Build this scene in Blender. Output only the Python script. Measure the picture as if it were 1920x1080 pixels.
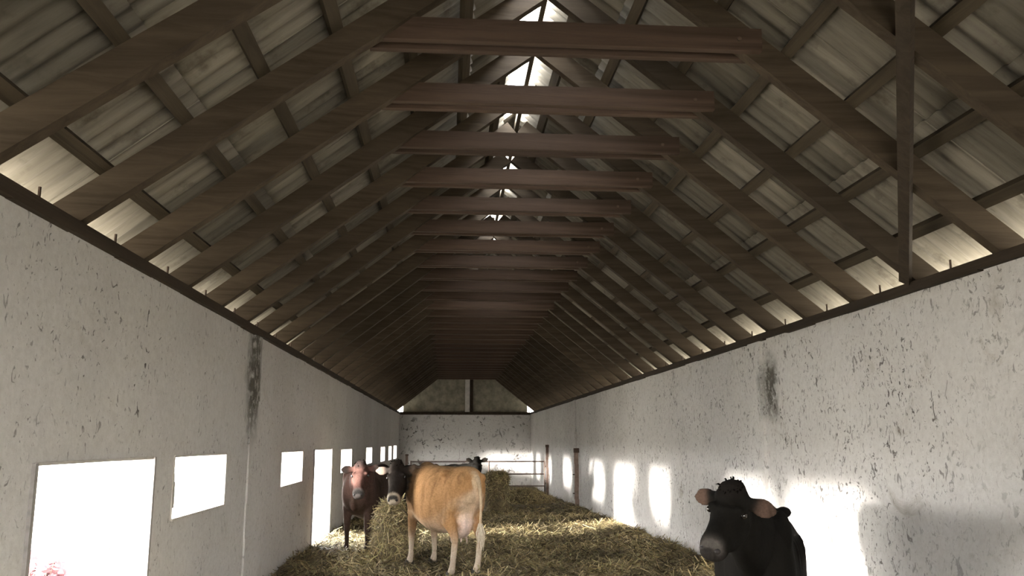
import bpy, bmesh, math, random
import numpy as np
from mathutils import Vector, Matrix, noise
from mathutils.kdtree import KDTree

for o in list(bpy.data.objects):
    bpy.data.objects.remove(o, do_unlink=True)
SC = bpy.context.scene
COL = SC.collection
rng = np.random.default_rng(7)
random.seed(7)

# ------------------------------------------------------------------ camera
CAM_Z = 1.5
FPX = 1600.0
YAW, PITCH = 0.07375, 0.177
cam_d = bpy.data.cameras.new('camera')
cam_d.sensor_width = 36.0
cam_d.lens = 36.0 * FPX / 1920.0
cam_d.clip_start, cam_d.clip_end = 0.05, 500
cam = bpy.data.objects.new('camera', cam_d)
COL.objects.link(cam)
cam.location = (0, 0, CAM_Z)
cam.rotation_euler = (math.pi / 2 + PITCH, 0, -YAW)
SC.camera = cam

# ------------------------------------------------------------------ sky, sun, exposure
SKY = 4.0
SUN = 3.4
SUN_SLOPE = 0.45        # metres towards the far end per metre across the barn
SUN_ELEV = math.radians(5.0)
world = bpy.data.worlds.new('sky')
SC.world = world
world.use_nodes = True
wn = world.node_tree
wn.nodes.clear()
w_out = wn.nodes.new('ShaderNodeOutputWorld')
w_bg = wn.nodes.new('ShaderNodeBackground')
w_tc = wn.nodes.new('ShaderNodeTexCoord')
w_sep = wn.nodes.new('ShaderNodeSeparateXYZ')
w_ramp = wn.nodes.new('ShaderNodeValToRGB')
w_ramp.color_ramp.elements[0].position = 0.0
w_ramp.color_ramp.elements[0].color = (1.0, 0.96, 0.90, 1)
w_ramp.color_ramp.elements[1].position = 0.7
w_ramp.color_ramp.elements[1].color = (0.90, 0.94, 1.0, 1)
wn.links.new(w_tc.outputs['Generated'], w_sep.inputs[0])
wn.links.new(w_sep.outputs['Z'], w_ramp.inputs[0])
wn.links.new(w_ramp.outputs[0], w_bg.inputs['Color'])
w_bg.inputs['Strength'].default_value = SKY
wn.links.new(w_bg.outputs[0], w_out.inputs[0])

sun_d = bpy.data.lights.new('sun_offscreen', 'SUN')
sun_d.energy = SUN
sun_d.angle = math.radians(7.0)
sun_d.color = (1.0, 0.95, 0.88)
sun = bpy.data.objects.new('sun_offscreen', sun_d)
COL.objects.link(sun)
hd = math.hypot(1, SUN_SLOPE)
sun_dir = Vector((1, SUN_SLOPE, -math.tan(SUN_ELEV) * hd)).normalized()
sun.rotation_euler = sun_dir.to_track_quat('-Z', 'Y').to_euler()
sun.location = (-20, -5, 8)

SC.view_settings.view_transform = 'Standard'
SC.view_settings.look = 'None'
SC.view_settings.gamma = 1.0
SC.view_settings.exposure = 3.5
SC.view_settings.use_curve_mapping = False
SC.cycles.max_bounces = 10
SC.cycles.diffuse_bounces = 8
SC.cycles.use_denoising = True

# ------------------------------------------------------------------ pixel helper (1920x1080 frame)
_F = Vector((math.sin(YAW) * math.cos(PITCH), math.cos(YAW) * math.cos(PITCH), math.sin(PITCH)))
_R = Vector((math.cos(YAW), -math.sin(YAW), 0))
_U = _R.cross(_F)

def at(u, v, Y):
    """point on the ray of pixel (u, v) that lies Y metres down the barn"""
    w = _F + _R * ((u - 960) / FPX) + _U * ((540 - v) / FPX)
    w = w * (Y / w.y)
    return Vector((w.x, w.y, w.z + CAM_Z))

# ------------------------------------------------------------------ barn dimensions (m)
XL, XR = -1.92, 3.28
XM = (XL + XR) / 2
PLATE = CAM_Z + 1.10          # top of the wall plate
SLOPE = 0.80
ANG = math.atan(SLOPE)
RIDGE = PLATE + (XR - XM) * SLOPE
Y0, Y1 = -2.4, 34.3
WT = 0.22                     # wall thickness

# ------------------------------------------------------------------ material helpers
class NT:
    def __init__(self, name, rough=0.85, spec=0.3):
        self.m = bpy.data.materials.new(name)
        self.m.use_nodes = True
        self.t = self.m.node_tree
        self.b = self.t.nodes['Principled BSDF']
        self.b.inputs['Roughness'].default_value = rough
        self.b.inputs['Specular IOR Level'].default_value = spec
        self.tc = self.t.nodes.new('ShaderNodeTexCoord')
    def n(self, k, **kw):
        x = self.t.nodes.new(k)
        for a, v in kw.items():
            setattr(x, a, v)
        return x
    def l(self, a, b):
        self.t.links.new(a, b)
    def coords(self, scale=(1, 1, 1), out='Object'):
        mp = self.n('ShaderNodeMapping')
        mp.inputs['Scale'].default_value = scale
        self.l(self.tc.outputs[out], mp.inputs[0])
        return mp.outputs[0]
    def noise(self, vec, scale, detail=4, rough=0.55, dist=0.0):
        x = self.n('ShaderNodeTexNoise')
        x.inputs['Scale'].default_value = scale
        x.inputs['Detail'].default_value = detail
        x.inputs['Roughness'].default_value = rough
        x.inputs['Distortion'].default_value = dist
        self.l(vec, x.inputs['Vector'])
        return x.outputs[0]
    def ramp(self, val, *stops):
        r = self.n('ShaderNodeValToRGB')
        e = r.color_ramp.elements
        while len(e) < len(stops):
            e.new(0.5)
        for i, (p, c) in enumerate(stops):
            e[i].position = p
            e[i].color = (c, c, c, 1) if isinstance(c, (int, float)) else (*c, 1)
        self.l(val, r.inputs[0])
        return r.outputs[0]
    def math(self, op, a, b=0.0, clamp=False):
        x = self.n('ShaderNodeMath', operation=op)
        x.use_clamp = clamp
        for i, v in enumerate((a, b)):
            if isinstance(v, (int, float)):
                x.inputs[i].default_value = v
            else:
                self.l(v, x.inputs[i])
        return x.outputs[0]
    def mix(self, fac, a, b, blend='MIX'):
        x = self.n('ShaderNodeMix', data_type='RGBA', blend_type=blend)
        if isinstance(fac, (int, float)):
            x.inputs[0].default_value = fac
        else:
            self.l(fac, x.inputs[0])
        for i, v in ((6, a), (7, b)):
            if isinstance(v, tuple):
                x.inputs[i].default_value = (*v, 1)
            else:
                self.l(v, x.inputs[i])
        return x.outputs[2]
    def bump(self, h, strength=0.3, dist=0.02):
        b = self.n('ShaderNodeBump')
        b.inputs['Strength'].default_value = strength
        b.inputs['Distance'].default_value = dist
        self.l(h, b.inputs['Height'])
        self.l(b.outputs[0], self.b.inputs['Normal'])
    def color(self, c):
        if isinstance(c, tuple):
            self.b.inputs['Base Color'].default_value = (*c, 1)
        else:
            self.l(c, self.b.inputs['Base Color'])
        return self.m

def mat_plaster(name, base, base2, mark_lo, mark_hi, mould=None, stain=0.5, dark=(0.06, 0.05, 0.045), ms=13):
    """whitewashed plaster with dirt squiggles; mould = (y0, y1, z0, z1) of a mouldy strip"""
    m = NT(name, 0.9, 0.15)
    v = m.coords()
    big = m.noise(v, 0.7, 5, 0.6)
    col = m.mix(m.ramp(big, (0.3, 0.0), (0.7, 1.0)), base, base2)
    # fine mottling
    fine = m.noise(v, 22, 5, 0.7)
    col = m.mix(m.ramp(fine, (0.35, 0.18), (0.6, 0.0)), col, (0.22, 0.20, 0.18))
    # dirt marks: short dark squiggles gathered in patches
    mk = m.noise(m.coords((1.0, 1.0, 0.75)), ms, 3, 0.6, 1.6)
    pat = m.noise(v, 1.3, 3, 0.6)
    pm = m.ramp(pat, (0.36, 0.25), (0.62, 1.0))
    marks = m.math('MULTIPLY', m.ramp(mk, (mark_lo, 0.0), (mark_hi, 0.9)), pm)
    mk2 = m.noise(m.coords((1.0, 1.0, 0.6)), ms * 2.4, 3, 0.6, 1.2)
    marks2 = m.math('MULTIPLY', m.ramp(mk2, (mark_lo + 0.02, 0.0), (mark_hi + 0.02, 0.8)), pm)
    marks = m.math('MAXIMUM', marks, marks2)
    col = m.mix(marks, col, dark)
    sep = m.n('ShaderNodeSeparateXYZ')
    m.l(m.tc.outputs['Object'], sep.inputs[0])
    # brown stains
    bl = m.noise(m.coords((1, 1, 1.3)), 2.1, 6, 0.7, 0.8)
    col = m.mix(m.ramp(bl, (0.60, 0.0), (0.74, stain * 0.9)), col, (0.25, 0.21, 0.16))
    if mould:
        a, b, c, d = mould
        wob = m.math('MULTIPLY', m.math('SUBTRACT', m.noise(v, 3, 5, 0.7), 0.5), 0.5)
        dy = m.math('ABSOLUTE', m.math('SUBTRACT', m.math('ADD', sep.outputs['Y'], wob), (a + b) / 2))
        iny = m.ramp(m.math('DIVIDE', dy, (b - a)), (0.25, 1.0), (0.75, 0.0))
        z2 = m.math('ADD', sep.outputs['Z'], wob)
        dz = m.math('ABSOLUTE', m.math('SUBTRACT', z2, (c + d) / 2))
        inz = m.ramp(m.math('DIVIDE', dz, (d - c)), (0.3, 1.0), (0.62, 0.0))
        blot = m.ramp(m.noise(v, 11, 4, 0.7), (0.30, 0.0), (0.52, 0.92))
        col = m.mix(m.math('MULTIPLY', m.math('MULTIPLY', iny, inz), blot), col, (0.07, 0.065, 0.05))
    h = m.math('ADD', m.noise(v, 9, 5, 0.6), m.math('MULTIPLY', marks, 0.3))
    m.bump(h, 0.35, 0.02)
    return m.color(col)

def mat_wood(name, c1, c2, axis=1):
    m = NT(name, 0.8, 0.2)
    sc = [14, 14, 14]
    sc[axis] = 0.9
    v = m.coords(tuple(sc))
    g = m.noise(v, 1.0, 5, 0.65, 0.6)
    oi = m.n('ShaderNodeObjectInfo')
    col = m.mix(m.ramp(g, (0.35, 0.0), (0.65, 1.0)), c1, c2)
    hs = m.n('ShaderNodeHueSaturation')
    m.l(m.math('ADD', 0.8, m.math('MULTIPLY', oi.outputs['Random'], 0.4)), hs.inputs['Value'])
    m.l(col, hs.inputs['Color'])
    m.bump(g, 0.4, 0.01)
    return m.color(hs.outputs[0])

def mat_sheet(name):
    """weathered fibre-cement sheet, streaked along the fall of the roof (local X)"""
    m = NT(name, 0.9, 0.1)
    oi = m.n('ShaderNodeObjectInfo')
    off = m.n('ShaderNodeVectorMath', operation='ADD')
    cx = m.n('ShaderNodeCombineXYZ')
    m.l(m.math('MULTIPLY', oi.outputs['Random'], 60.0), cx.inputs[1])
    m.l(m.tc.outputs['Object'], off.inputs[0])
    m.l(cx.outputs[0], off.inputs[1])
    mp = m.n('ShaderNodeMapping')
    mp.inputs['Scale'].default_value = (0.9, 9, 9)
    m.l(off.outputs[0], mp.inputs[0])
    g = m.noise(mp.outputs[0], 1.2, 5, 0.7)
    col = m.mix(m.ramp(g, (0.3, 0.0), (0.68, 1.0)), (0.1088, 0.0973, 0.0766), (0.2121, 0.1916, 0.1552))
    blot = m.noise(off.outputs[0], 3.2, 5, 0.7)
    col = m.mix(m.ramp(blot, (0.56, 0.0), (0.72, 0.7)), col, (0.05, 0.042, 0.03))
    hs = m.n('ShaderNodeHueSaturation')
    m.l(m.math('ADD', 0.72, m.math('MULTIPLY', oi.outputs['Random'], 0.55)), hs.inputs['Value'])
    m.l(col, hs.inputs['Color'])
    m.bump(g, 0.3, 0.005)
    return m.color(hs.outputs[0])

def mat_plain(name, c, rough=0.8, var=0.3, scale=12, metal=0.0, spec=0.3):
    m = NT(name, rough, spec)
    g = m.noise(m.coords(), scale, 4, 0.6)
    d = tuple(x * (1 - var) for x in c)
    m.b.inputs['Metallic'].default_value = metal
    m.bump(g, 0.15, 0.005)
    return m.color(m.mix(m.ramp(g, (0.35, 0.0), (0.65, 1.0)), d, c))

def mat_attr(name, rough=0.8, spec=0.2, nscale=40, nvar=0.25, sheen=0.0, stretch=(1, 1, 1), streak=False):
    m = NT(name, rough, spec)
    a = m.n('ShaderNodeAttribute')
    a.attribute_name = 'tint'
    g = m.noise(m.coords(stretch), nscale, 4, 0.7)
    k = m.ramp(g, (0.3, 1.0 - nvar), (0.7, 1.0 + nvar * 0.3))
    col = m.mix(1.0, a.outputs['Color'], k, 'MULTIPLY')
    if streak:
        g2 = m.noise(m.coords((7.0, 7.0, 1.6)), 1.0, 5, 0.65, 0.4)
        col = m.mix(1.0, col, m.ramp(g2, (0.32, 0.62), (0.5, 1.0), (0.68, 1.22)), 'MULTIPLY')
    if sheen:
        m.b.inputs['Sheen Weight'].default_value = sheen
    m.bump(g, 0.25, 0.008)
    return m.color(col)

M = {}
WASH = ((0.51, 0.495, 0.475), (0.60, 0.585, 0.565))
M['wall_l'] = mat_plaster('whitewash_left', WASH[0], WASH[1], 0.625, 0.68,
                          mould=(8.42, 8.86, 1.55, 2.85), stain=0.35)
M['wall_r'] = mat_plaster('whitewash_right', WASH[0], WASH[1], 0.59, 0.65,
                          mould=(8.40, 8.78, 1.75, 2.35), stain=0.6)
M['wall_b'] = mat_plaster('whitewash_end', WASH[0], WASH[1], 0.59, 0.64, stain=0.4, ms=3.6)
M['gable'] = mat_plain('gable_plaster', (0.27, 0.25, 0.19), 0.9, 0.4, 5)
M['rafter'] = mat_wood('rafter_wood', (0.0338, 0.0243, 0.0152), (0.0607, 0.0452, 0.0294), 0)
M['collar'] = mat_wood('collar_wood', (0.0398, 0.0254, 0.0169), (0.0719, 0.0469, 0.0327), 0)
M['purlin'] = mat_wood('purlin_wood', (0.0338, 0.0261, 0.0159), (0.0634, 0.0497, 0.0327), 1)
M['sheet'] = mat_sheet('fibre_cement')
M['plate'] = mat_wood('plate_wood', (0.0237, 0.0175, 0.0116), (0.0440, 0.0324, 0.0224), 1)
M['brace'] = mat_wood('brace_wood', (0.024, 0.018, 0.012), (0.045, 0.033, 0.022), 2)
M['iron'] = mat_plain('rusty_iron', (0.11, 0.075, 0.055), 0.7, 0.4, 30, 0.4)
M['gate'] = mat_plain('weathered_steel', (0.22, 0.17, 0.15), 0.6, 0.3, 30, 0.5)
M['post'] = mat_plain('post_wood', (0.15, 0.105, 0.085), 0.85, 0.4, 9)
M['postpale'] = mat_plain('pale_post_wood', (0.30, 0.22, 0.18), 0.85, 0.35, 9)
M['frame'] = mat_plain('grey_frame', (0.30, 0.28, 0.27), 0.7, 0.3, 18)
M['reveal'] = mat_plain('reveal_plaster', (0.52, 0.49, 0.45), 0.9, 0.2, 8)
M['ground'] = mat_plain('yard_ground', (0.42, 0.38, 0.31), 0.95, 0.35, 0.8)
M['straw'] = mat_attr('straw', 0.75, 0.25, 6, 0.3)
M['bed'] = mat_plain('trodden_bedding', (0.17, 0.135, 0.075), 0.95, 0.6, 7)
M['coat'] = mat_attr('coat', 0.85, 0.05, 60, 0.3, 0.0, (0.4, 1, 1), True)
M['eye'] = mat_plain('eye_dark', (0.012, 0.009, 0.008), 0.04, 0.1, 5, 0, 0.8)
M['hoof'] = mat_plain('hoof_horn', (0.06, 0.05, 0.04), 0.6, 0.3, 20)
M['nostril'] = mat_plain('nostril_skin', (0.02, 0.016, 0.015), 0.4, 0.2, 20)
M['hair_black'] = mat_plain('black_hair', (0.008, 0.007, 0.006), 0.95, 0.3, 40, 0, 0.02)
M['tuft_pale'] = mat_plain('tail_hair_pale', (0.62, 0.54, 0.42), 0.8, 0.3, 40)
M['tuft_dark'] = mat_plain('tail_hair_dark', (0.03, 0.025, 0.02), 0.8, 0.3, 40)
M['shrub'] = mat_plain('reddish_leaf', (0.17, 0.075, 0.085), 0.8, 0.4, 20)
M['twig'] = mat_plain('twig_bark', (0.10, 0.075, 0.06), 0.9, 0.3, 30)

# ------------------------------------------------------------------ mesh helpers
def new_mesh(name, verts, faces, smooth=False):
    me = bpy.data.meshes.new(name)
    me.from_pydata([tuple(v) for v in verts], [], faces)
    me.update()
    if smooth:
        me.polygons.foreach_set('use_smooth', [True] * len(me.polygons))
    return me

def obj(name, me, mat, parent=None, loc=None, rot=None):
    o = bpy.data.objects.new(name, me)
    COL.objects.link(o)
    if mat is not None and not me.materials:
        me.materials.append(mat)
    if parent is not None:
        o.parent = parent
    if loc is not None:
        o.location = loc
    if rot is not None:
        o.rotation_euler = rot
    return o

def empty(name, loc=(0, 0, 0), rot=(0, 0, 0)):
    o = bpy.data.objects.new(name, None)
    COL.objects.link(o)
    o.empty_display_size = 0.1
    o.location = loc
    o.rotation_euler = rot
    return o

def tag(o, label=None, cat=None, group=None, kind=None):
    if label: o['label'] = label
    if cat: o['category'] = cat
    if group: o['group'] = group
    if kind: o['kind'] = kind
    return o

class MB:
    def __init__(self):
        self.v, self.f = [], []
    def add(self, vs, fs):
        b = len(self.v)
        self.v += [Vector(x) for x in vs]
        self.f += [tuple(i + b for i in q) for q in fs]
        return self
    def box(self, a, b):
        (x0, y0, z0), (x1, y1, z1) = a, b
        return self.add([(x0, y0, z0), (x1, y0, z0), (x1, y1, z0), (x0, y1, z0),
                         (x0, y0, z1), (x1, y0, z1), (x1, y1, z1), (x0, y1, z1)],
                        [(3, 2, 1, 0), (4, 5, 6, 7), (0, 1, 5, 4), (1, 2, 6, 5), (2, 3, 7, 6), (3, 0, 4, 7)])
    def beam(self, p, q, side, w, h):
        """rectangular bar from p to q; side = direction of the width w, h the other way"""
        p, q = Vector(p), Vector(q)
        t = (q - p).normalized()
        s = Vector(side)
        s = (s - t * s.dot(t)).normalized() * (w / 2)
        u = t.cross(s).normalized() * (h / 2)
        vs = [p - s - u, p + s - u, p + s + u, p - s + u, q - s - u, q + s - u, q + s + u, q - s + u]
        return self.add(vs, [(3, 2, 1, 0), (4, 5, 6, 7), (0, 1, 5, 4), (1, 2, 6, 5), (2, 3, 7, 6), (3, 0, 4, 7)])
    def tube(self, pts, rad, n=8):
        pts = [Vector(p) for p in pts]
        rad = rad if isinstance(rad, (list, tuple)) else [rad] * len(pts)
        vs, fs = [], []
        for i, p in enumerate(pts):
            t = (pts[min(i + 1, len(pts) - 1)] - pts[max(i - 1, 0)]).normalized()
            a = t.orthogonal() if abs(t.z) < 0.9 else t.cross(Vector((0, 1, 0)))
            a.normalize()
            b = t.cross(a)
            for k in range(n):
                th = 2 * math.pi * k / n
                vs.append(p + (a * math.cos(th) + b * math.sin(th)) * rad[i])
        for i in range(len(pts) - 1):
            for k in range(n):
                fs.append((i * n + k, i * n + (k + 1) % n, (i + 1) * n + (k + 1) % n, (i + 1) * n + k))
        fs.append(tuple(range(n - 1, -1, -1)))
        fs.append(tuple(range((len(pts) - 1) * n, len(pts) * n)))
        return self.add(vs, fs)
    def mesh(self, name, smooth=False):
        me = new_mesh(name, self.v, self.f, smooth)
        bm = bmesh.new(); bm.from_mesh(me)
        bmesh.ops.recalc_face_normals(bm, faces=bm.faces)
        bm.to_mesh(me); bm.free()
        return me
    def build(self, name, mat, parent=None, smooth=False):
        return obj(name, self.mesh(name, smooth), mat, parent)

# ------------------------------------------------------------------ floor heights
def smooth(a, b, x):
    t = min(1, max(0, (x - a) / (b - a)))
    return t * t * (3 - 2 * t)

def zf(x, y):
    """surface of the trodden straw"""
    z = float(np.interp(y, [0, 11, 13, 21, 28, 36], [0, 0.0, -0.03, -0.16, -0.28, -0.30]))
    z += 0.045 * noise.noise(Vector((x * 1.1, y * 1.1, 0.3))) + 0.02 * noise.noise(Vector((x * 3.1, y * 3.1, 5.3)))
    z += 0.05 * smooth(2.2, 3.2, x) * smooth(4, 9, y)
    z += 0.05 * smooth(-1.2, -1.9, x)
    return z

# ------------------------------------------------------------------ yard ground (outside)
g = MB()
g.add([(-90, -90, -0.42), (90, -90, -0.42), (90, 130, -0.42), (-90, 130, -0.42)], [(0, 1, 2, 3)])
tag(g.build('ground', M['ground']), kind='structure')

# ------------------------------------------------------------------ bedding floor
nx, ny = 53, 370
fv, ff = [], []
for j in range(ny):
    y = Y0 + (Y1 - Y0) * j / (ny - 1)
    for i in range(nx):
        x = XL - 0.03 + (XR - XL + 0.06) * i / (nx - 1)
        fv.append((x, y, zf(x, y)))
for j in range(ny - 1):
    for i in range(nx - 1):
        a = j * nx + i
        ff.append((a, a + 1, a + nx + 1, a + nx))
tag(obj('floor', new_mesh('floor', fv, ff, True), M['bed']), kind='structure')

# ------------------------------------------------------------------ long walls
def wall_long(name, x_in, out, mat, openings):
    """wall along Y with inner face x_in; out = -1/+1 direction of the outside; openings = (y0, y1, z0, z1)"""
    zb, zt = -0.45, PLATE - 0.055
    ys = set(np.round(np.arange(Y0, Y1, 0.45), 3)) | {Y1}
    zs = set(np.round(np.arange(zb, zt, 0.35), 3)) | {zt}
    for (a, b, c, d) in openings:
        ys = {y for y in ys if abs(y - a) > 0.08 and abs(y - b) > 0.08}
        zs = {z for z in zs if abs(z - c) > 0.04 and abs(z - d) > 0.04}
    for (a, b, c, d) in openings:
        ys |= {a, b}
        zs |= {c, d}
    ys, zs = sorted(ys), sorted(zs)
    def empty_cell(j, k):
        if j < 0 or k < 0 or j >= len(ys) - 1 or k >= len(zs) - 1:
            return None
        yc, zc = (ys[j] + ys[j + 1]) / 2, (zs[k] + zs[k + 1]) / 2
        return any(a < yc < b and c < zc < d for (a, b, c, d) in openings)
    mb = MB()
    idx = {}
    def vid(j, k, s):
        key = (j, k, s)
        if key not in idx:
            y, z = ys[j], zs[k]
            x = x_in if s == 0 else x_in + out * WT
            if s == 0:
                x += out * 0.012 * (0.5 + noise.noise(Vector((y * 0.9, z * 1.3, x_in))))
            idx[key] = len(mb.v)
            mb.v.append(Vector((x, y, z)))
        return idx[key]
    for j in range(len(ys) - 1):
        for k in range(len(zs) - 1):
            if empty_cell(j, k):
                continue
            for s in (0, 1):
                mb.f.append((vid(j, k, s), vid(j + 1, k, s), vid(j + 1, k + 1, s), vid(j, k + 1, s)))
            for (dj, dk, e) in ((-1, 0, ((j, k), (j, k + 1))), (1, 0, ((j + 1, k), (j + 1, k + 1))),
                                (0, -1, ((j, k), (j + 1, k))), (0, 1, ((j, k + 1), (j + 1, k + 1)))):
                r = empty_cell(j + dj, k + dk)
                if r is None or r:
                    (a, b) = e
                    mb.f.append((vid(*a, 0), vid(*b, 0), vid(*b, 1), vid(*a, 1)))
    o = mb.build(name, mat)
    tag(o, kind='structure')
    return o

Z = CAM_Z
OPEN = [  # (y0, y1, bottom, top, kind) read off the left wall
    (4.20, 5.87, -0.30, Z - 0.105, 'door'),
    (6.29, 7.73, Z - 0.55, Z - 0.105, 'window'),
    (10.24, 11.72, Z - 0.535, Z - 0.125, 'window'),
    (12.69, 14.59, -0.25, Z - 0.125, 'door'),
    (15.86, 17.62, Z - 0.585, Z - 0.15, 'window'),
    (20.70, 22.25, Z - 0.56, Z - 0.155, 'window'),
    (25.15, 26.75, Z - 0.61, Z - 0.17, 'window'),
    (28.45, 29.85, Z - 0.64, Z - 0.17, 'window'),
    (31.05, 32.75, Z - 0.66, Z - 0.165, 'window'),
]
wall_left = wall_long('wall_left', XL, -1, M['wall_l'], [q[:4] for q in OPEN])
wall_right = wall_long('wall_right', XR, 1, M['wall_r'], [])

def pilaster(wall, x_in, inward, y0, y1, mat, d=0.045, top=None):
    mb = MB()
    zt = PLATE - 0.055 if top is None else top
    n = 9
    for k in range(n):
        za, zb2 = -0.4 + (zt + 0.4) * k / n, -0.4 + (zt + 0.4) * (k + 1) / n
        j = 0.010 * noise.noise(Vector((y0, za * 2, 3)))
        mb.box((min(x_in - inward * 0.03, x_in + inward * (d + j)), y0 + j, za),
               (max(x_in - inward * 0.03, x_in + inward * (d + j)), y1 + j, zb2))
    return mb.build('pilaster', mat, wall)

pilaster(wall_left, XL, 1, 8.56, 8.88, M['wall_l'], 0.009)
pilaster(wall_right, XR, -1, 8.74, 9.08, M['wall_r'], 0.03)
pilaster(wall_right, XR, -1, 22.0, 22.4, M['wall_r'], 0.03)

# linings of the openings
nw = nd = 0
for (a, b, c, d, kind) in OPEN:
    if kind == 'door':
        nd += 1; name = f'door_{nd}'; th, pr, mat = 0.028, 0.014, M['frame']
    else:
        nw += 1; name = f'window_{nw}'; th, pr, mat = 0.012, 0.004, M['reveal']
    root = tag(empty(name, (XL - WT / 2, (a + b) / 2, c)), kind='structure')
    base = Vector(root.location)
    x0, x1 = XL - WT - 0.005, XL + pr
    def lining(nm, lo, hi, jit):
        """board along an opening's edge, slightly uneven"""
        mb = MB()
        mb.box(Vector(lo) - base, Vector(hi) - base)
        o = mb.build(nm, mat, root)
        return o
    lining('jamb', (x0, a - 0.003, c), (x1, a + th, d), 0)
    lining('jamb', (x0, b - th, c), (x1, b + 0.003, d), 0)
    lin = lining('lintel', (x0, a + th, d - 0.012), (XL + 0.004, b - th, d + 0.003), 0)
    lin.data.materials.clear(); lin.data.materials.append(M['reveal'])
    if kind == 'window':
        lining('sill', (x0 - 0.03, a + th, c - 0.003), (x1 + 0.006, b - th, c + th), 0)
    else:
        lining('threshold', (x0, a + th, c - 0.003), (x1, b - th, c + 0.06), 0)
# crumbled plaster edge on the second opening
mb = MB()
for (y, z, s) in ((6.30, 1.16, 0.055), (6.31, 1.08, 0.045), (6.30, 1.24, 0.03)):
    mb.box((XL - 0.06, y - 0.01, z - s), (XL + 0.002, y + s * 0.7, z + s))
mb.build('crumbled_plaster', M['reveal'], wall_left)

# ------------------------------------------------------------------ end walls
def end_wall(name, y, inner, door=None, notch=0.0):
    """inner = +1 if the barn lies towards +Y of this wall"""
    zt = PLATE - 0.02
    mb = MB()
    ya, yb = (y - WT, y) if inner > 0 else (y, y + WT)
    if door:
        (dx0, dx1, dz) = door
        mb.box((XL - WT, ya, -0.45), (dx0, yb, zt))
        mb.box((dx1, ya, -0.45), (XR + WT, yb, zt))
        mb.box((dx0, ya, dz), (dx1, yb, zt))
    else:
        mb.box((XL - 0.02, ya, -0.45), (XR + 0.02, yb, zt))
    w = tag(mb.build(name, M['wall_b']), kind='structure')
    # gable above the plate
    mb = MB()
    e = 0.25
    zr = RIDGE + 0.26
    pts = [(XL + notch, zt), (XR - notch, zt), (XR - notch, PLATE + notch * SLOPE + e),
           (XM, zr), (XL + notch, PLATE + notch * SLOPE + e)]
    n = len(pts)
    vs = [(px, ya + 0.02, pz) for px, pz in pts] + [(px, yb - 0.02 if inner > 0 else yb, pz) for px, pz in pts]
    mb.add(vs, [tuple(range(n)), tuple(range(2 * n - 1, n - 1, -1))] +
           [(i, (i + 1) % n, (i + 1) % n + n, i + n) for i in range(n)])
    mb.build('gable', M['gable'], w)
    return w

wall_back = end_wall('wall_back', Y1, -1, notch=0.13)
wall_front = end_wall('wall_front', Y0, 1, door=(-0.6, 1.9, 2.25))  # unseen doorway behind the camera, assumed and sized for the skylight it admits
mb = MB(); mb.box((XL + 0.02, Y1 - 0.09, PLATE - 0.09), (XR - 0.02, Y1 - 0.005, PLATE + 0.02))
mb.build('tie_beam', M['plate'], wall_back)
mb = MB(); mb.box((XM - 0.02, Y1 - 0.10, PLATE + 0.02), (XM + 0.16, Y1 + 0.01, RIDGE - 0.3))
mb.build('gable_post', M['reveal'], wall_back)
mb = MB(); mb.box((XM + 0.17, Y1 - 0.05, PLATE + 0.02), (XM + 0.30, Y1 + 0.01, RIDGE - 0.3))
mb.build('gable_strut', M['plate'], wall_back)

# ------------------------------------------------------------------ wall plates with anchor bolts
TR0, TRS = 4.77, 0.935
TRUSS_Y = [TR0 + TRS * k for k in range(-7, 31)]
for i, (x0, x1, xb) in enumerate(((XL - 0.12, XL + 0.035, XL - 0.01), (XR - 0.035, XR + 0.12, XR + 0.01))):
    mb = MB()
    n = 60
    for k in range(n):
        ya, yb = Y0 + (Y1 - Y0) * k / n, Y0 + (Y1 - Y0) * (k + 1) / n
        j = 0.012 * noise.noise(Vector((ya * 1.3, i * 9.0, 0)))
        mb.box((x0, ya, PLATE - 0.065 + j), (x1, yb, PLATE + 0.004))
    pl = tag(mb.build(f'trim_{i + 1}', M['plate']), kind='structure')
    bolt = MB().tube([(0, 0, -0.02), (0, 0, 0.075)], 0.008, 6).mesh('anchor_bolt')
    for y in TRUSS_Y:
        if 2 < y < 16:
            obj('anchor_bolt', bolt, M['iron'], pl, (xb, y + TRS * (0.55 if i else 0.2), PLATE))

# ------------------------------------------------------------------ roof trusses: two rafters and a collar beam
RD, RW = 0.155, 0.08       # rafter depth and width
nrm = {1: Vector((math.sin(ANG), 0, math.cos(ANG))), -1: Vector((-math.sin(ANG), 0, math.cos(ANG)))}
def roof_pt(side, s, off, y):
    """side +1 right, -1 left; s metres up the slope from the plate corner; off above the rafters' underside"""
    dx = s * math.cos(ANG)
    x = XR - dx if side > 0 else XL + dx
    p = Vector((x, y, PLATE + s * math.sin(ANG)))
    return p + nrm[side] * off
SL = (XR - XM) / math.cos(ANG)
raf = {}
for side in (1, -1):
    a, b = roof_pt(side, -0.22, RD / 2, 0), roof_pt(side, SL - 0.005, RD / 2, 0)
    o0 = Vector((0, 0, 0))
    if side < 0:            # the left rafters run slightly askew: feet nearer the front end
        a.y, b.y = -0.34, 0.05
    raf[side] = MB().beam(a, b, (0, 1, 0), RW, RD).mesh('rafter')
CZ = CAM_Z + 2.31
chw = (RIDGE - CZ) / SLOPE + 0.09
CH = 0.14
def collar_mesh():
    return MB().beam((XM - chw, 0, CZ + CH / 2), (XM + chw, 0, CZ + CH / 2), (0, 1, 0), 0.052, CH).mesh('collar_beam')
col_me = collar_mesh()
ORD = 'first second third fourth fifth sixth seventh eighth ninth tenth eleventh twelfth'.split()
bolt_me = MB().tube([(0, -0.006, 0), (0, 0.03, 0)], 0.014, 8).mesh('bolt')
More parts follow.
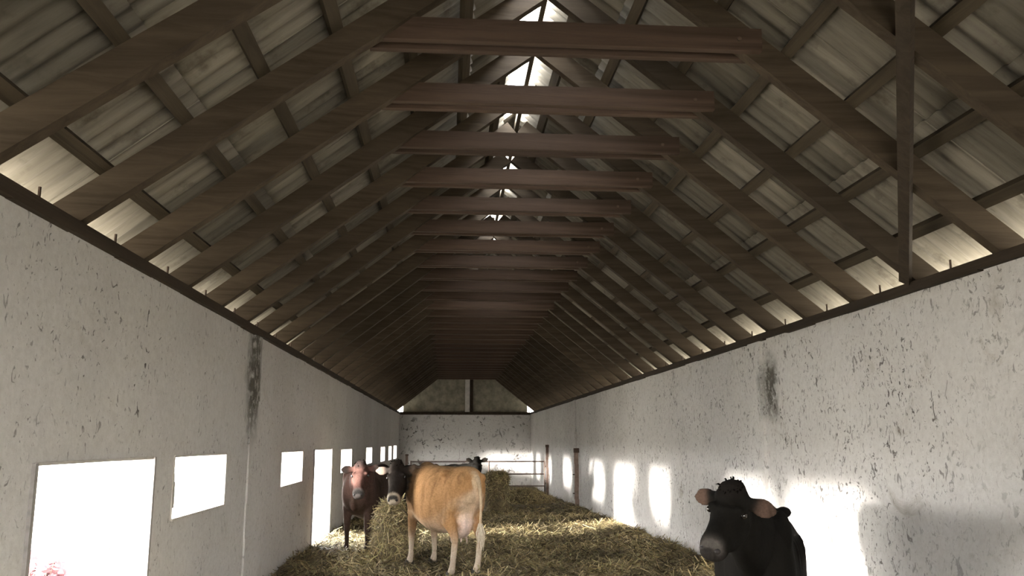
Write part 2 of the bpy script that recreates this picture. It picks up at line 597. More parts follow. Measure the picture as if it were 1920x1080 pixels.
for k, y in enumerate(TRUSS_Y):
    t = empty('roof_truss', (0, y, 0))
    tag(t, 'dim brown roof truss in the closed far stretch of roof before the gable wall', 'roof truss',
        'roof trusses along the barn')
    if k == 8:
        t['label'] = 'roof truss whose rafter foot stands where the dark wind brace meets the wall plate'
    elif k < 8:
        t['label'] = ORD[7 - k] + " roof truss before the dark wind brace's foot, counting away from the far gable wall"
    elif k < 21:
        t['label'] = ORD[k - 9] + " roof truss past the dark wind brace's foot, counting towards the far gable wall"
    elif k == len(TRUSS_Y) - 1:
        t['label'] = 'last roof truss standing right against the far gable wall'
    obj('rafter', raf[1], M['rafter'], t)
    obj('rafter', raf[-1], M['rafter'], t)
    cb = obj('collar_beam', col_me, M['collar'], t, (0, -RW / 2 - 0.025, 0))
    obj('collar_beam', col_me, M['collar'], t, (0, RW / 2 + 0.025, 0))
    if 4 < y < 12:
        for s in (-1, 1):
            obj('bolt', bolt_me, M['iron'], cb, (XM + s * (chw - 0.14), -0.027, CZ + CH / 2))

# ------------------------------------------------------------------ roof slopes: purlins and fibre-cement sheets
PURL = [0.27, 0.76, 1.25, 1.74, 2.23, 2.72, 3.16]
PH, PW = 0.055, 0.075
ROWS = [(-0.30, 0.88), (0.78, 1.86), (1.76, 2.84), (2.74, None)]
SW = 0.885
NC = int((Y1 - Y0 + 0.5) / SW) + 1
sheet_cache = {}
def sheet_mesh(length):
    key = round(length, 3)
    if key not in sheet_cache:
        nseg, waves, amp, th = 54, 6, 0.013, 0.007
        vs, fs = [], []
        for lay in (0, 1):
            for (x) in (0.0, length):
                for i in range(nseg + 1):
                    y = -0.03 + (SW + 0.06) * i / nseg
                    vs.append((x, y, amp * math.sin(2 * math.pi * waves * y / SW) + lay * th))
        n = nseg + 1
        for i in range(nseg):
            fs.append((i, i + 1, n + i + 1, n + i))
            fs.append((2 * n + i, 3 * n + i, 3 * n + i + 1, 2 * n + i + 1))
            fs.append((i, 2 * n + i, 2 * n + i + 1, i + 1))
            fs.append((n + i, n + i + 1, 3 * n + i + 1, 3 * n + i))
        for e in (0, nseg):
            fs.append((e, n + e, 3 * n + e, 2 * n + e))
        sheet_cache[key] = new_mesh('roof_sheet', vs, fs, True)
    return sheet_cache[key]
GAP = (4.2, 15.6)            # stretch of missing ridge capping
for side, nm in ((1, 'ceiling_right'), (-1, 'ceiling_left')):
    root = tag(empty(nm, (XR if side > 0 else XL, Y0, PLATE)), kind='structure')
    base = Vector(root.location)
    for s in PURL:
        a, b = roof_pt(side, s, RD + PH / 2, Y0 - 0.05), roof_pt(side, s, RD + PH / 2, Y1)
        mb = MB(); n = 1
        mb.beam(a - base, b - base, nrm[side], PH, PW)
        mb.build('purlin', M['purlin'], root)
    # local frame of a sheet: X up the slope, Y along the barn, Z outwards
    ux = Vector((-math.cos(ANG) * side, 0, math.sin(ANG)))
    for r, (s0, s1) in enumerate(ROWS):
        for c in range(NC):
            y = Y0 - 0.15 + c * SW
            e = s1
            if e is None:
                e = SL + 0.16
                if side < 0 and GAP[0] < y + SW / 2 < GAP[1]:
                    e = SL + 0.025 + 0.05 * (random.random() - 0.5)
                if side > 0:
                    e = SL + 0.15
            length = e - s0
            o = obj('roof_sheet', sheet_mesh(round(length, 2)), M['sheet'], root)
            lift = RD + PH + 0.022 + (0.010 if r % 2 else 0.0) + (0.004 if c % 2 else 0.0)
            p = roof_pt(side, s0, lift, y)
            yy = Vector((0, 1, 0))
            zz = nrm[side]
            mat = Matrix((ux, yy, zz)).transposed().to_4x4()
            mat.translation = p - base
            o.matrix_local = mat
ridge = tag(empty('trim_3', (XM, Y0, RIDGE)), kind='structure')
RTOP = RIDGE + (RD + PH + 0.05) / math.cos(ANG)
cap_me = MB()
hw = 0.24
cap_me.add([(-hw, 0, -hw * SLOPE), (0, 0, 0), (hw, 0, -hw * SLOPE), (-hw, 1, -hw * SLOPE), (0, 1, 0), (hw, 1, -hw * SLOPE),
            (-hw, 0, -hw * SLOPE + .012), (0, 0, .016), (hw, 0, -hw * SLOPE + .012), (-hw, 1, -hw * SLOPE + .012), (0, 1, .016), (hw, 1, -hw * SLOPE + .012)],
           [(0, 1, 4, 3), (1, 2, 5, 4), (6, 9, 10, 7), (7, 10, 11, 8), (0, 3, 9, 6), (2, 8, 11, 5),
            (0, 6, 7, 1), (1, 7, 8, 2), (3, 4, 10, 9), (4, 5, 11, 10)])
cap_me = cap_me.mesh('ridge_cap')
caps = [y for y in np.arange(Y0 - 0.1, Y1 + 0.3, 0.98) if not (GAP[0] < y + 0.49 < GAP[1])] + [8.75, 11.4, 13.2]
for y in caps:
    obj('ridge_cap', cap_me, M['sheet'], ridge, (0, y - Y0, RTOP - RIDGE))
MB().box((-0.02, -0.05, -0.02), (0.02, Y1 - Y0, 0.055)).build('ridge_batten', M['purlin'], ridge).location = (0.02, 0, RTOP - RIDGE - 0.16)

# ------------------------------------------------------------------ wind brace under the right rafters
mb = MB()
a, b = roof_pt(1, 0.05, -0.022, 5.74), roof_pt(1, 2.45, -0.022, 2.08)
mb.beam(a, b, nrm[1], 0.04, 0.075)
o = mb.build('wind_brace', M['brace'])
tag(o, 'long dark timber brace nailed slantwise under the rafters from the wall plate', 'brace')

# ------------------------------------------------------------------ straw ribbons
STRAW_COL = np.array([[0.36, 0.28, 0.14], [0.27, 0.21, 0.10], [0.20, 0.16, 0.085], [0.45, 0.37, 0.21],
                      [0.15, 0.115, 0.065], [0.30, 0.27, 0.13], [0.10, 0.078, 0.045]])
def ribbons(name, P, N, lmin, lmax, wmin, wmax, lift, mat, parent=None, droop=0.35, dark=None, cols=STRAW_COL):
    """thin bent stalks rooted at points P with surface normals N, joined into one mesh"""
    n = len(P)
    P, N = np.asarray(P, float), np.asarray(N, float)
    L = rng.uniform(lmin, lmax, n); W = rng.uniform(wmin, wmax, n)
    D = rng.normal(size=(n, 3))
    D -= N * (D * N).sum(1, keepdims=True)
    D /= np.linalg.norm(D, axis=1, keepdims=True) + 1e-9
    up = rng.uniform(-0.05, lift, n)[:, None]
    D1 = D + N * up
    D1 /= np.linalg.norm(D1, axis=1, keepdims=True)
    bend = rng.normal(size=(n, 3)) * 0.25 - np.array([0, 0, 1]) * droop * up
    D2 = D1 + bend
    D2 /= np.linalg.norm(D2, axis=1, keepdims=True)
    S = np.cross(D1, N + rng.normal(size=(n, 3)) * 0.4)
    S /= np.linalg.norm(S, axis=1, keepdims=True) + 1e-9
    S *= W[:, None] / 2
    A = P - D1 * (L * 0.1)[:, None] + N * 0.004
    B = A + D1 * (L * 0.5)[:, None]
    C = B + D2 * (L * 0.5)[:, None]
    V = np.stack([A - S, A + S, B - S, B + S, C - S, C + S], 1).reshape(-1, 3)
    if parent is None:       # bedding stays between the walls
        V[:, 0] = np.clip(V[:, 0], XL + 0.01, XR - 0.01)
        V[:, 1] = np.clip(V[:, 1], Y0 + 0.05, Y1 - 0.02)
    i = np.arange(n)[:, None] * 6
    F = np.concatenate([i + np.array([[0, 1, 3, 2]]), i + np.array([[2, 3, 5, 4]])], 1).reshape(-1, 4)
    me = bpy.data.meshes.new(name)
    me.vertices.add(len(V)); me.vertices.foreach_set('co', V.ravel())
    me.loops.add(F.size); me.loops.foreach_set('vertex_index', F.ravel().astype(np.int32))
    me.polygons.add(len(F))
    me.polygons.foreach_set('loop_start', np.arange(0, F.size, 4, dtype=np.int32))
    me.update(calc_edges=True)
    c = cols[rng.integers(0, len(cols), n)] * rng.uniform(0.85, 1.4, (n, 1))
    if dark is not None:
        c = c * dark[:, None]
    c4 = np.ones((n, 6, 4)); c4[:, :, :3] = c[:, None, :]
    at_ = me.attributes.new('tint', 'FLOAT_COLOR', 'POINT')
    at_.data.foreach_set('color', c4.ravel())
    return obj(name, me, mat, parent)

def bed_points(n, ya, yb):
    xs = rng.uniform(XL + 0.02, XR - 0.02, n); ys = rng.uniform(ya, yb, n)
    P = np.array([(x, y, zf(x, y)) for x, y in zip(xs, ys)])
    N = np.tile(np.array([[0, 0, 1.0]]), (n, 1)) + rng.normal(size=(n, 3)) * 0.12
    N /= np.linalg.norm(N, axis=1, keepdims=True)
    dk = np.array([0.55 + 0.55 * smooth(-0.25, 0.3, noise.noise(Vector((x * 1.4, y * 0.9, 9.1)))) for x, y in zip(xs, ys)])
    return P, N, dk
Ps, Ns, Dk = zip(bed_points(30000, 8.2, 13), bed_points(26000, 13, 20), bed_points(12000, 20, Y1 - 0.1), bed_points(24000, -2.2, 8.2))
straw = ribbons('straw_bedding', np.concatenate(Ps), np.concatenate(Ns), 0.07, 0.26, 0.006, 0.013, 0.42, M['straw'],
                dark=np.concatenate(Dk))
tag(straw, 'loose straw bedding scattered over the barn floor', 'straw', kind='stuff')

def heap(name, label, cat, c, rx, ry, h, n, rot=0.0, square=2.0, top=0.0, lmax=0.24, dark=1.0, jag=0.14):
    """a heap or bale of hay: lumpy core with stalks sticking out of it"""
    root = empty(name, (c[0], c[1], zf(c[0], c[1]) - 0.02), (0, 0, rot))
    tag(root, label, cat)
    vs, fs = [], []
    nu, nv = 28, 14
    pts, nor = [], []
    for j in range(nv + 1):
        ph = j / nv * math.pi / 2
        for i in range(nu):
            th = 2 * math.pi * i / nu
            ct, st = math.cos(th), math.sin(th)
            e = 2.0 / square
            rr = math.cos(ph) ** (1 / (1 + top))
            x = rx * rr * math.copysign(abs(ct) ** e, ct)
            y = ry * rr * math.copysign(abs(st) ** e, st)
            z = h * math.sin(ph) ** (1 / (1 + top * 0.3))
            k = 1 + jag * noise.noise(Vector((x * 4 + c[0], y * 4 + c[1], z * 4)))
            vs.append((x * k, y * k, max(-0.05, z * k)))
    for j in range(nv):
        for i in range(nu):
            fs.append((j * nu + i, j * nu + (i + 1) % nu, (j + 1) * nu + (i + 1) % nu, (j + 1) * nu + i))
    core = obj('hay_core', new_mesh('hay_core', vs, fs, True), M['bed'], root)
    V = np.array(vs)
    sel = rng.integers(0, len(fs), n)
    Fa = np.array(fs)[sel]
    w = rng.dirichlet((1, 1, 1, 1), n)
    P = (V[Fa] * w[:, :, None]).sum(1)
    N = np.cross(V[Fa[:, 1]] - V[Fa[:, 0]], V[Fa[:, 3]] - V[Fa[:, 0]])
    N /= np.linalg.norm(N, axis=1, keepdims=True) + 1e-6
    s = ribbons('hay_stalks', P, N, 0.06, lmax, 0.006, 0.012, 0.6, M['straw'], root, 0.9, dark=np.full(n, dark))
    s['kind'] = 'stuff'
    return root

p = at(738, 1000, 11.6)
heap('hay_heap', 'ragged pale hay heap between the two cows near the tall doorway', 'hay', (p.x, p.y), 0.27, 0.34, 0.66, 2600, 0.3, 2.4, 0.8)
p = at(931, 930, 20.5)
heap('hay_bale', 'upright bale of hay standing in front of the steel gate', 'hay bale', (p.x, p.y), 0.27, 0.33, 0.92, 2600, 0.2, 3.2, 2.5, 0.16, 1.0, 0.08)
p = at(985, 935, 24.5)
heap('straw_mound', 'low straw mound in front of the steel gate beside its dark post', 'straw', (p.x, p.y), 0.80, 0.5, 0.36, 2600, 0.0, 2.0, 0.0)
p = at(925, 1000, 13.2)
heap('straw_lump', 'low lump of trodden straw on the floor behind the brown cow', 'straw', (p.x, p.y), 0.24, 0.30, 0.15, 500, 0.4, 2.0, 0.2, 0.14, 1.0)

# ------------------------------------------------------------------ steel gate and posts
GY = 28.0
gx0, gx1 = at(770, 870, GY).x, at(1021, 870, GY).x
groot = tag(empty('steel_gate', (gx1, GY, zf(gx1, GY))), 'weathered tubular steel field gate with level bars across the barn', 'gate')
gb = Vector(groot.location)
rails = [at(900, v, GY).z for v in (865.5, 889, 911.5, 932)]
for z in rails:
    MB().tube([(gx0 - gb.x, 0, z - gb.z), (gx1 - gb.x, 0, z - gb.z)], 0.022, 8).build('bar', M['gate'], groot, True)
for x in (gx0, (gx0 + gx1) / 2 + 0.35, gx1):
    MB().tube([(x - gb.x, 0, 0.06), (x - gb.x, 0, rails[0] - gb.z + 0.03)], 0.026, 8).build('upright', M['gate'], groot, True)

def post(label, u, vtop, Y, w, mat, knob=None, group=None):
    p = at(u, vtop, Y)
    p.x = min(p.x, XR - 0.02 - w * 0.65)
    zb = zf(p.x, Y) - 0.1
    r = tag(empty('post', (p.x, Y, zb)), label, 'post', group)
    h = p.z - zb
    mb = MB()
    for k in range(5):
        za, zc = h * k / 5, h * (k + 1) / 5
        j = 0.006 * math.sin(k * 2.3 + u)
        mb.box((-w / 2 + j, -w / 2, za), (w / 2 + j, w / 2, zc))
    mb.build('shaft', mat, r)
    if knob:
        MB().box((-w * 0.62, -w * 0.62, h - 0.01), (w * 0.62, w * 0.62, h + knob)).build('cap', M['iron'], r)
    for f in (0.3, 0.62):
        MB().tube([(-w / 2 - 0.05, -w * 0.3, h * f), (-w / 2 + 0.02, -w * 0.3, h * f)], 0.014, 6).build('hinge_pin', M['iron'], r)
    return r
post('slim dark post holding the hinge end of the steel gate', 1028, 838, GY - 0.05, 0.085, M['post'], 0.07)
post('thick pale brown post against the whitewashed wall near the steel gate', 1089, 848, 21.5, 0.10, M['postpale'], 0.10)
post('short dark post at the latch end of the steel gate', 763, 854, GY - 0.05, 0.08, M['post'], 0.04)

# ------------------------------------------------------------------ cows
def catmull(vals, sub):
    out = []
    n = len(vals)
    for i in range(n - 1):
        p0, p1, p2, p3 = vals[max(i - 1, 0)], vals[i], vals[i + 1], vals[min(i + 2, n - 1)]
        for k in range(sub):
            t = k / sub
            out.append(0.5 * ((2 * p1) + (p2 - p0) * t + (2 * p0 - 5 * p1 + 4 * p2 - p3) * t * t + (3 * p1 - p0 - 3 * p2 + p3) * t ** 3))
    out.append(vals[-1])
    return out

class Body:
    def __init__(self):
        self.mb = MB(); self.pts = []; self.cols = []
    def loft(self, st, ref, colfn, sub=4, n=20, p=2.2, pear=0.0):
        """st: rows (x, y, z, half width, half height); ref: direction of the width"""
        rows = [np.array(r, float) for r in st]
        rows = catmull(rows, sub)
        C = [Vector(r[:3]) for r in rows]
        vs, fs = [], []
        for i, r in enumerate(rows):
            t = (C[min(i + 1, len(C) - 1)] - C[max(i - 1, 0)]).normalized()
            s = Vector(ref); s = (s - t * s.dot(t)).normalized()
            u = s.cross(t).normalized()
            if u.z < 0 and abs(u.z) > 0.05: u = -u
            for k in range(n):
                th = 2 * math.pi * k / n
                c, si = math.cos(th), math.sin(th)
                e = 2 / p
                v = C[i] + s * (max(r[3], .004) * (1 - pear * si) * math.copysign(abs(c) ** e, c)) + u * (max(r[4], .004) * math.copysign(abs(si) ** e, si))
                vs.append(v)
                self.pts.append(v.copy()); self.cols.append(colfn(i / (len(rows) - 1), si, v))
        for i in range(len(rows) - 1):
            for k in range(n):
                fs.append((i * n + k, i * n + (k + 1) % n, (i + 1) * n + (k + 1) % n, (i + 1) * n + k))
        fs.append(tuple(range(n - 1, -1, -1)))
        fs.append(tuple(range((len(rows) - 1) * n, len(rows) * n)))
        self.mb.add(vs, fs)
    def blob(self, c, r, col):
        bm = bmesh.new()
        bmesh.ops.create_icosphere(bm, subdivisions=2, radius=1)
        vs = [Vector((v.co.x * r[0] + c[0], v.co.y * r[1] + c[1], v.co.z * r[2] + c[2])) for v in bm.verts]
        fs = [tuple(v.index for v in f.verts) for f in bm.faces]
        bm.free()
        self.mb.add(vs, fs)
        for v in vs:
            self.pts.append(v); self.cols.append(col)

def lerp(a, b, t):
    return tuple(x + (y - x) * t for x, y in zip(a, b))

def make_cow(label, origin, heading, scale, poll, muzzle, head_up, C, udder=False, feet=None, voxel=0.014,
             tail_side=0.0, neck_mid=None, pinch=0.0, ear_droop=0.0, ear_len=0.20, tuft=True, tuft_mat=None):
    """origin: point under the middle of the cow; heading: unit vector on the ground the chest points to.
       poll, muzzle: world points of the crown and the nose. C: coat colours"""
    hx, hy = heading
    L = math.hypot(hx, hy); hx, hy = hx / L, hy / L
    ang = math.atan2(hy, hx)
    ox, oy = origin
    oz = zf(ox, oy)
    Mw = Matrix.Translation((ox, oy, oz)) @ Matrix.Rotation(ang, 4, 'Z') @ Matrix.Scale(scale, 4)
    Mi = Mw.inverted()
    P, Q = Mi @ Vector(poll), Mi @ Vector(muzzle)
    R3 = Mi.to_3x3()
    hup = (R3 @ Vector(head_up)).normalized()
    B = Body()
    body, belly, front, legc, neckc, headc, muz, earc = (C[k] for k in ('body', 'belly', 'front', 'leg', 'neck', 'head', 'muzzle', 'ear'))
    def torso_col(t, s, v):
        c = lerp(front, body, smooth(0.16, 0.40, t))
        c = lerp(belly, c, smooth(-0.95, -0.35, s))
        sp = C.get('spine', body)
        return lerp(c, sp, smooth(0.86, 1.0, s) * smooth(0.1, 0.4, t))
    B.loft([(0.70, 0, 0.84, 0.06, 0.10), (0.62, 0, 0.86, 0.16, 0.23), (0.46, 0, 0.875, 0.225, 0.325), (0.30, 0, 0.865, 0.235, 0.350),
            (0.08, 0, 0.835, 0.285, 0.368), (-0.18, 0, 0.815, 0.325, 0.385), (-0.38, 0, 0.845, 0.315, 0.365), (-0.54, 0, 0.92, 0.255, 0.305),
            (-0.70, 0, 0.985, 0.215, 0.235), (-0.82, 0, 1.00, 0.165, 0.185), (-0.88, 0, 1.00, 0.09, 0.11)], (0, 1, 0), torso_col, 5, 28, 2.25, 0.13)
    for s in (-1, 1):
        for i in range(6):
            xr = 0.16 - 0.085 * i
            wr = float(np.interp(xr, [-0.38, -0.18, 0.08, 0.30], [0.315, 0.325, 0.285, 0.235]))
            B.blob((xr, s * (wr - 0.024), 0.83), (0.022, 0.030, 0.16), body)
    for s in (-1, 1):
        B.blob((-0.50, s * 0.195, 1.130), (0.085, 0.060, 0.045), body)      # hip bones
        B.blob((-0.83, s * 0.11, 1.08), (0.055, 0.05, 0.055), body)       # pin bones
        B.blob((0.42, s * 0.15, 1.03), (0.14, 0.075, 0.19), lerp(front, body, 0.3))   # shoulder blades
    B.blob((0.36, 0, 1.19), (0.16, 0.06, 0.05), lerp(front, body, 0.4))
    # legs
    feet = feet or {}
    hoof_at = []
    for s in (-1, 1):
        dx, dy = feet.get(('f', s), (0, 0))
        x, y = 0.42, 0.145 * s
        lc = lambda t, q, v: lerp(lerp(front, body, 0.5), legc, smooth(0.3, 0.65, t))
        B.loft([(x, y, 0.86, 0.07, 0.15), (x - 0.03 + dx * .1, y * 1.05, 0.68, 0.075, 0.115), (x + dx * .25, y * 1.02 + dy * .2, 0.54, 0.058, 0.075),
                (x + 0.015 + dx * .5, y + dy * .4, 0.38, 0.045, 0.050), (x + 0.005 + dx * .7, y + dy * .6, 0.27, 0.033, 0.037),
                (x + dx * .9, y + dy * .9, 0.14, 0.033, 0.036), (x + 0.02 + dx, y + dy, 0.07, 0.040, 0.043), (x + 0.03 + dx, y + dy, 0.04, 0.040, 0.045)],
               (0, 1, 0), lc, 4, 14, 2.0)
        hoof_at.append((x + 0.04 + dx, y + dy))
        dx, dy = feet.get(('h', s), (0, 0))
        x, y = -0.60, 0.155 * s
        B.loft([(x - 0.02, y * .95, 1.00, 0.085, 0.19), (x + 0.03, y * 1.05, 0.82, 0.088, 0.19), (x + 0.045 + dx * .1, y * 1.1 + dy * .1, 0.66, 0.072, 0.14),
                (x - 0.055 + dx * .3, y * 1.02 + dy * .3, 0.52, 0.050, 0.075), (x - 0.115 + dx * .5, y + dy * .5, 0.42, 0.040, 0.055),
                (x - 0.10 + dx * .65, y + dy * .65, 0.30, 0.034, 0.040), (x - 0.075 + dx * .9, y + dy * .9, 0.15, 0.034, 0.038),
                (x - 0.045 + dx, y + dy, 0.07, 0.041, 0.045), (x - 0.035 + dx, y + dy, 0.04, 0.041, 0.046)],
               (0, 1, 0), lambda t, q, v: lerp(body, legc, smooth(0.35, 0.7, t)), 4, 14, 2.0)
        hoof_at.append((x - 0.025 + dx, y + dy))
    if udder:
        ud = C['udder']
        B.blob((-0.50, 0, 0.53), (0.20, 0.135, 0.135), ud)
        B.blob((-0.60, 0, 0.60), (0.13, 0.12, 0.16), ud)
        for sx in (-0.58, -0.44):
            for sy in (-0.06, 0.06):
                B.blob((sx, sy, 0.385), (0.017, 0.017, 0.05), ud)
    # head frame
    d = (Q - P).normalized()
    hl = (Q - P).length
    side = hup.cross(d).normalized()
    up = d.cross(side).normalized()
    def H(f, w, u):
        return P + d * (f * hl) + side * w + up * u
    k = hl / 0.47
    hs = [(-0.03, .055, .05), (0.05, .092, .100), (0.17, .108, .135), (0.33, .114, .156), (0.48, .103, .148), (0.64, .086, .120),
          (0.80, .078, .098), (0.90, .084, .090), (0.97, .080, .078), (1.02, .066, .058), (1.035, .045, .035)]
    def head_col(t, s, v):
        c = headc
        if 'blaze' in C:
            c = lerp(c, C['blaze'], smooth(0.2, 0.8, s) * smooth(0.25, 0.5, t))
        c = lerp(c, muz, smooth(0.70, 0.80, t))
        return lerp(c, C.get('nose', muz), smooth(0.86, 0.92, t) * smooth(-0.5, 0.0, s))
    st = []
    for f, w, h in hs:
        c = H(f, 0, (0.03 - h) * 1.0)
        st.append((c.x, c.y, c.z, w, h))
    B.loft(st, side, head_col, 4, 20, 2.3)
    # nose pad, jaw, brow, crown tuft
    for s in (-1, 1):
        B.blob(H(0.31, s * 0.086, -0.010), (0.030, 0.030, 0.028), headc)
        B.blob(H(0.30, s * 0.070, -0.15), (0.060, 0.050, 0.060), headc)
    B.blob(H(0.0, 0, 0.015), (0.070, 0.085, 0.060), C.get('crown', headc))
    B.blob(H(0.07, 0, -0.015), (0.080, 0.105, 0.070), headc)
    B.blob(H(-0.03, 0.025, 0.035), (0.045, 0.050, 0.040), C.get('crown', headc))
    B.blob(H(0.02, -0.03, 0.035), (0.040, 0.045, 0.040), C.get('crown', headc))
    # ears
    for s in (-1, 1):
        b0 = H(0.10, s * 0.085, -0.020)
        dirv = (side * s + up * (-0.10 - ear_droop) - d * 0.10).normalized()
        fl = (d * 0.75 - up * 0.75)
        st = []
        for t, w, h in ((0, .025, .024), (.22, .040, .022), (.5, .060, .018), (.78, .050, .015), (1.0, .014, .010)):
            q = b0 + dirv * (ear_len * t) - up * 0.02 * math.sin(t * 2)
            st.append((q.x, q.y, q.z, w, h))
        B.loft(st, fl, lambda t, q, v: lerp(headc, earc, smooth(0.25, 0.55, t)), 4, 12, 2.0)
    # neck
    base = Vector((0.40, 0, 0.95))
    top = H(0.10, 0, -0.075)
    mid = (Mi @ Vector(neck_mid)) if neck_mid else (base * 0.48 + top * 0.52 + Vector((0.10, 0, -0.02)))
    st = []
    for q, w, h in ((base, .155, .26), (base * .5 + mid * .5, .135, .225), (mid, .112, .185), (mid * .5 + top * .5, .095, .150), (top, .080, .115)):
        st.append((q.x, q.y, q.z, w, h))
    B.loft(st, (Vector((0, 1, 0)) * 0.6 + side * (1 if side.y > 0 else -1) * 0.4), lambda t, s, v: lerp(front, neckc, smooth(0.0, 0.45, t)), 5, 20, 2.2)
    B.blob((0.60, 0, 0.72), (0.10, 0.055, 0.13), lerp(front, belly, 0.3))     # brisket
    # tail
    ts = tail_side
    tp = [(-0.84, 0, 1.10), (-0.92, ts * .2, 1.08), (-0.965, ts * .5, 0.96), (-0.965, ts * .9, 0.76), (-0.95, ts, 0.56)]
    B.loft([(*q, w, w) for q, w in zip(tp, (.038, .032, .024, .020, .017))], (0, 1, 0), lambda t, s, v: C.get('tail', body), 5, 10, 2.0)

    # one continuous surface
    tmp_me = B.mb.mesh('cow_build')
    tmp = bpy.data.objects.new('cow_build', tmp_me)
    COL.objects.link(tmp)
    r = tmp.modifiers.new('r', 'REMESH'); r.mode = 'VOXEL'; r.voxel_size = voxel; r.use_smooth_shade = True
    sm = tmp.modifiers.new('s', 'SMOOTH'); sm.factor = 0.5; sm.iterations = 5
    dg = bpy.context.evaluated_depsgraph_get()
    dg.update()
    me = bpy.data.meshes.new_from_object(tmp.evaluated_get(dg))
    me.name = 'cow'
    bpy.data.objects.remove(tmp, do_unlink=True)
    bpy.data.meshes.remove(tmp_me)
    me.polygons.foreach_set('use_smooth', [True] * len(me.polygons))
    kd = KDTree(len(B.pts))
    for i, v in enumerate(B.pts): kd.insert(v, i)
    kd.balance()
    cols = np.ones((len(me.vertices), 4), np.float32)
    for i, v in enumerate(me.vertices):
        acc = [0, 0, 0]; W = 0
        for (co, j, dist) in kd.find_n(v.co, 6):
            w = 1 / (dist * dist + 2e-4)
            W += w
            for a in range(3): acc[a] += B.cols[j][a] * w
        cols[i, :3] = [a / W for a in acc]
    at_ = me.attributes.new('tint', 'FLOAT_COLOR', 'POINT')
    at_.data.foreach_set('color', cols.ravel())
    me.materials.clear()
    cow = obj('cow', me, M['coat'])
    cow.matrix_world = Mw
    tag(cow, label, 'cow')
    # parts
    def ball(name, c, r, mat):
        bm = bmesh.new(); bmesh.ops.create_uvsphere(bm, u_segments=14, v_segments=10, radius=1)
        me2 = bpy.data.meshes.new(name); 
        for v in bm.verts: v.co = Vector((v.co.x * r[0], v.co.y * r[1], v.co.z * r[2])) + Vector(c)
        bm.to_mesh(me2); bm.free()
        me2.polygons.foreach_set('use_smooth', [True] * len(me2.polygons))
        return obj(name, me2, mat, cow)
    for s in (-1, 1):
        ball('eye', H(0.335, s * 0.104, -0.036), (0.021, 0.021, 0.021), M['eye'])
        ball('nostril', H(1.035, s * 0.044, -0.024), (0.022, 0.020, 0.017), M['nostril'])
    mb = MB()
    for i in range(46):
        a = random.uniform(0, 6.28); q = random.uniform(0.2, 1.0)
        c0 = H(0.0, 0.07 * q * math.cos(a), 0.045) + d * (0.05 * q * math.sin(a))
        dv = (side * math.cos(a) * 0.5 + d * math.sin(a) * 0.5 + up * random.uniform(0.2, 0.9)).normalized()
        ln = random.uniform(0.014, 0.030)
        mb.tube([c0, c0 + dv * ln * .6, c0 + dv * ln + d * 0.01], [.008, .006, .002], 5)
    pm = M['hair_black']
    mb.build('poll_hair', pm, cow)
    for (x, y) in hoof_at:
        mb = MB()
        for e in (-1, 1):
            w = 0.021
            cy = y + e * 0.023
            mb.add([(x - .045, cy - w, -.01), (x + .060, cy - w, -.01), (x + .060, cy + w, -.01), (x - .045, cy + w, -.01),
                    (x - .040, cy - w * .9, .06), (x + .018, cy - w * .9, .075), (x + .018, cy + w * .9, .075), (x - .040, cy + w * .9, .06)],
                   [(3, 2, 1, 0), (4, 5, 6, 7), (0, 1, 5, 4), (1, 2, 6, 5), (2, 3, 7, 6), (3, 0, 4, 7)])
        mb.build('hoof', M['hoof'], cow)
    if tuft:
        mb = MB()
        for i in range(26):
            a = random.uniform(0, 6.28); r0 = random.uniform(0, 0.018); r1 = random.uniform(0.005, 0.035)
            ln = random.uniform(0.18, 0.33)
            x0, y0, z0 = -0.95 + r0 * math.cos(a), ts + r0 * math.sin(a), 0.60
            mb.tube([(x0, y0, z0), (x0 - 0.005 + r1 * math.cos(a), y0 + r1 * math.sin(a), z0 - ln * .5),
                     (x0 + r1 * .6 * math.cos(a), y0 + r1 * .6 * math.sin(a), z0 - ln)], [.007, .008, .002], 5)
        mb.build('tail_tuft', tuft_mat or M['tuft_dark'], cow)
    return cow

BLACK = (0.0075, 0.0068, 0.0058)
# brown cow with a dark head, rear towards us, looking round
make_cow('tawny brown cow with dark head and pale udder, looking round beside the hay heap',
         (-0.09, 10.62), (-0.45, 0.89), 1.01, at(745, 872, 10.92), at(736, 934, 10.62), (-0.14, -0.62, 0.62),
         dict(body=(0.385, 0.213, 0.097), belly=(0.58, 0.43, 0.30), front=(0.035, 0.025, 0.018), leg=(0.46, 0.38, 0.30), neck=(0.022, 0.018, 0.014),
              head=(0.026, 0.021, 0.018), muzzle=(0.42, 0.36, 0.28), ear=(0.16, 0.12, 0.095), udder=(0.72, 0.56, 0.48), nose=(0.05, 0.045, 0.04),
              spine=(0.30, 0.18, 0.09), tail=(0.55, 0.42, 0.28)),
         udder=True, feet={('h', 1): (-0.02, 0.02), ('f', 1): (0.06, 0)}, tail_side=-0.03, tuft_mat=M['tuft_pale'])
# reddish dark cow facing us by the wall
make_cow('dark reddish brown cow facing forward beside the tall doorway',
         (-1.16, 12.82), (-0.20, -0.98), 1.0, at(677, 872, 12.0), at(671, 924, 11.72), (-0.05, -0.75, 0.62),
         dict(body=(0.05, 0.034, 0.027), belly=(0.06, 0.04, 0.03), front=(0.085, 0.05, 0.04), leg=(0.05, 0.036, 0.03), neck=(0.10, 0.055, 0.045),
              head=(0.085, 0.044, 0.036), muzzle=(0.13, 0.11, 0.10), ear=(0.04, 0.03, 0.026), crown=(0.03, 0.022, 0.02), nose=(0.05, 0.045, 0.04)))
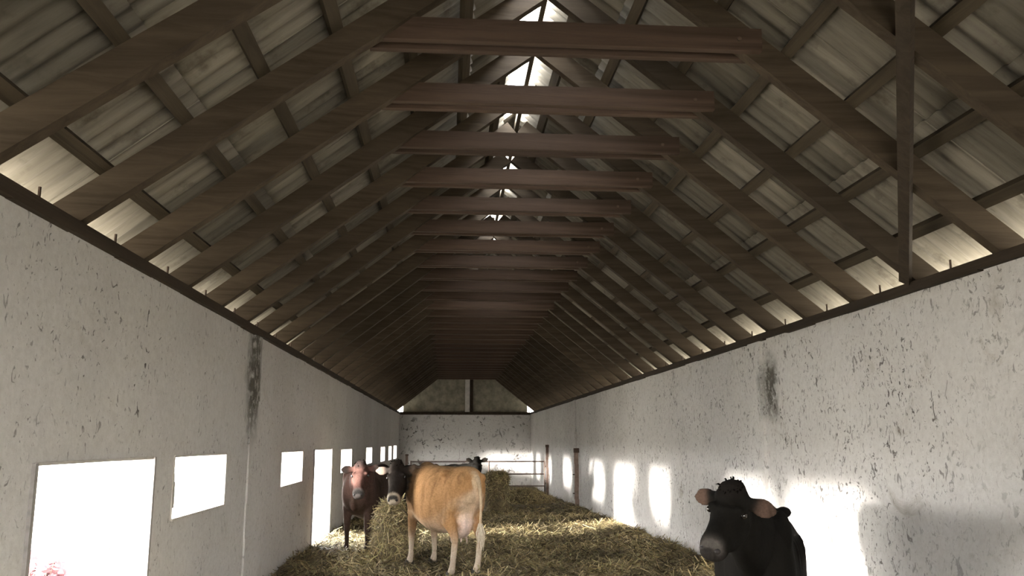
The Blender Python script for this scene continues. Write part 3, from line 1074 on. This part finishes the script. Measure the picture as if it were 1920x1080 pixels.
# black cow in front of the bright wall
make_cow('black cow with brown ears standing close against the sunlit whitewashed wall',
         (2.02, 5.61), (-0.34, -0.94), 0.905, at(1374, 920, 4.66), at(1331, 1022, 4.49), (-0.34, -0.58, 0.69),
         dict(body=BLACK, belly=(0.02, 0.017, 0.014), front=BLACK, leg=BLACK, neck=BLACK, head=BLACK, muzzle=(0.022, 0.019, 0.017),
              ear=(0.085, 0.055, 0.042), crown=(0.010, 0.008, 0.007), nose=(0.075, 0.067, 0.060)), voxel=0.012, ear_len=0.185, ear_droop=0.25)
# black cow far behind
make_cow('black cow half hidden behind the tawny cow, ears pricked',
         (at(822, 880, 18.6).x, 18.6), (1.0, -0.12), 0.93, at(894, 861, 18.3), at(895, 893, 18.05), (0.0, -0.62, 0.75),
         dict(body=BLACK, belly=BLACK, front=BLACK, leg=BLACK, neck=BLACK, head=BLACK, muzzle=(0.06, 0.05, 0.045), ear=(0.03, 0.025, 0.02)),
         voxel=0.018, ear_droop=-0.7, tuft=False)

# ------------------------------------------------------------------ plants outside the wide doorway
def shrub(name, label, base, h, n, spread, mat, leaf, cat='shrub'):
    root = tag(empty(name, base), label, cat)
    mb = MB(); lv = MB()
    for i in range(n):
        a = random.uniform(0, 6.28); r = random.uniform(0.2, 1) * spread
        tip = Vector((r * math.cos(a), r * math.sin(a), h * random.uniform(0.7, 1)))
        midp = tip * 0.5 + Vector((0, 0, h * 0.1))
        mb.tube([(0, 0, 0), midp, tip], [0.012, 0.008, 0.003], 5)
        for k in range(leaf):
            t = random.uniform(0.35, 1.0)
            c = midp * (1 - t) + tip * t
            d = Vector((random.gauss(0, 1), random.gauss(0, 1), random.gauss(0, .6))).normalized()
            s = d.orthogonal().normalized() * 0.022
            l = random.uniform(0.06, 0.11)
            lv.add([c, c + d * l * .5 + s, c + d * l, c + d * l * .5 - s], [(0, 1, 2, 3)])
    mb.build('stems', M['twig'], root)
    if leaf:
        o = lv.build('foliage', mat, root); o['kind'] = 'stuff'
    return root
def outside(u, v, X):
    w = _F + _R * ((u - 960) / FPX) + _U * ((540 - v) / FPX)
    w = w * (X / w.x)
    return w.x, w.y
x, y = outside(62, 1060, -3.1)
shrub('leafy_shrub', 'reddish leafy shrub growing in the yard beyond the wide doorway', (x, y, -0.42), 1.16, 30, 0.24, M['shrub'], 16)
for (u, v, hh, lab) in ((140, 1062, 0.98, 'short forked dry weed in the yard beyond the wide doorway'),
                        (201, 1048, 1.10, 'tall thin dry weed in the yard beyond the wide doorway'),
                        (258, 1050, 1.12, 'dark dry weed beside the far jamb of the wide doorway')):
    x, y = outside(u, v, -3.0)
    shrub('dry_weed', lab, (x, y, -0.42), hh, 4, 0.04, M['twig'], 5, 'weed')
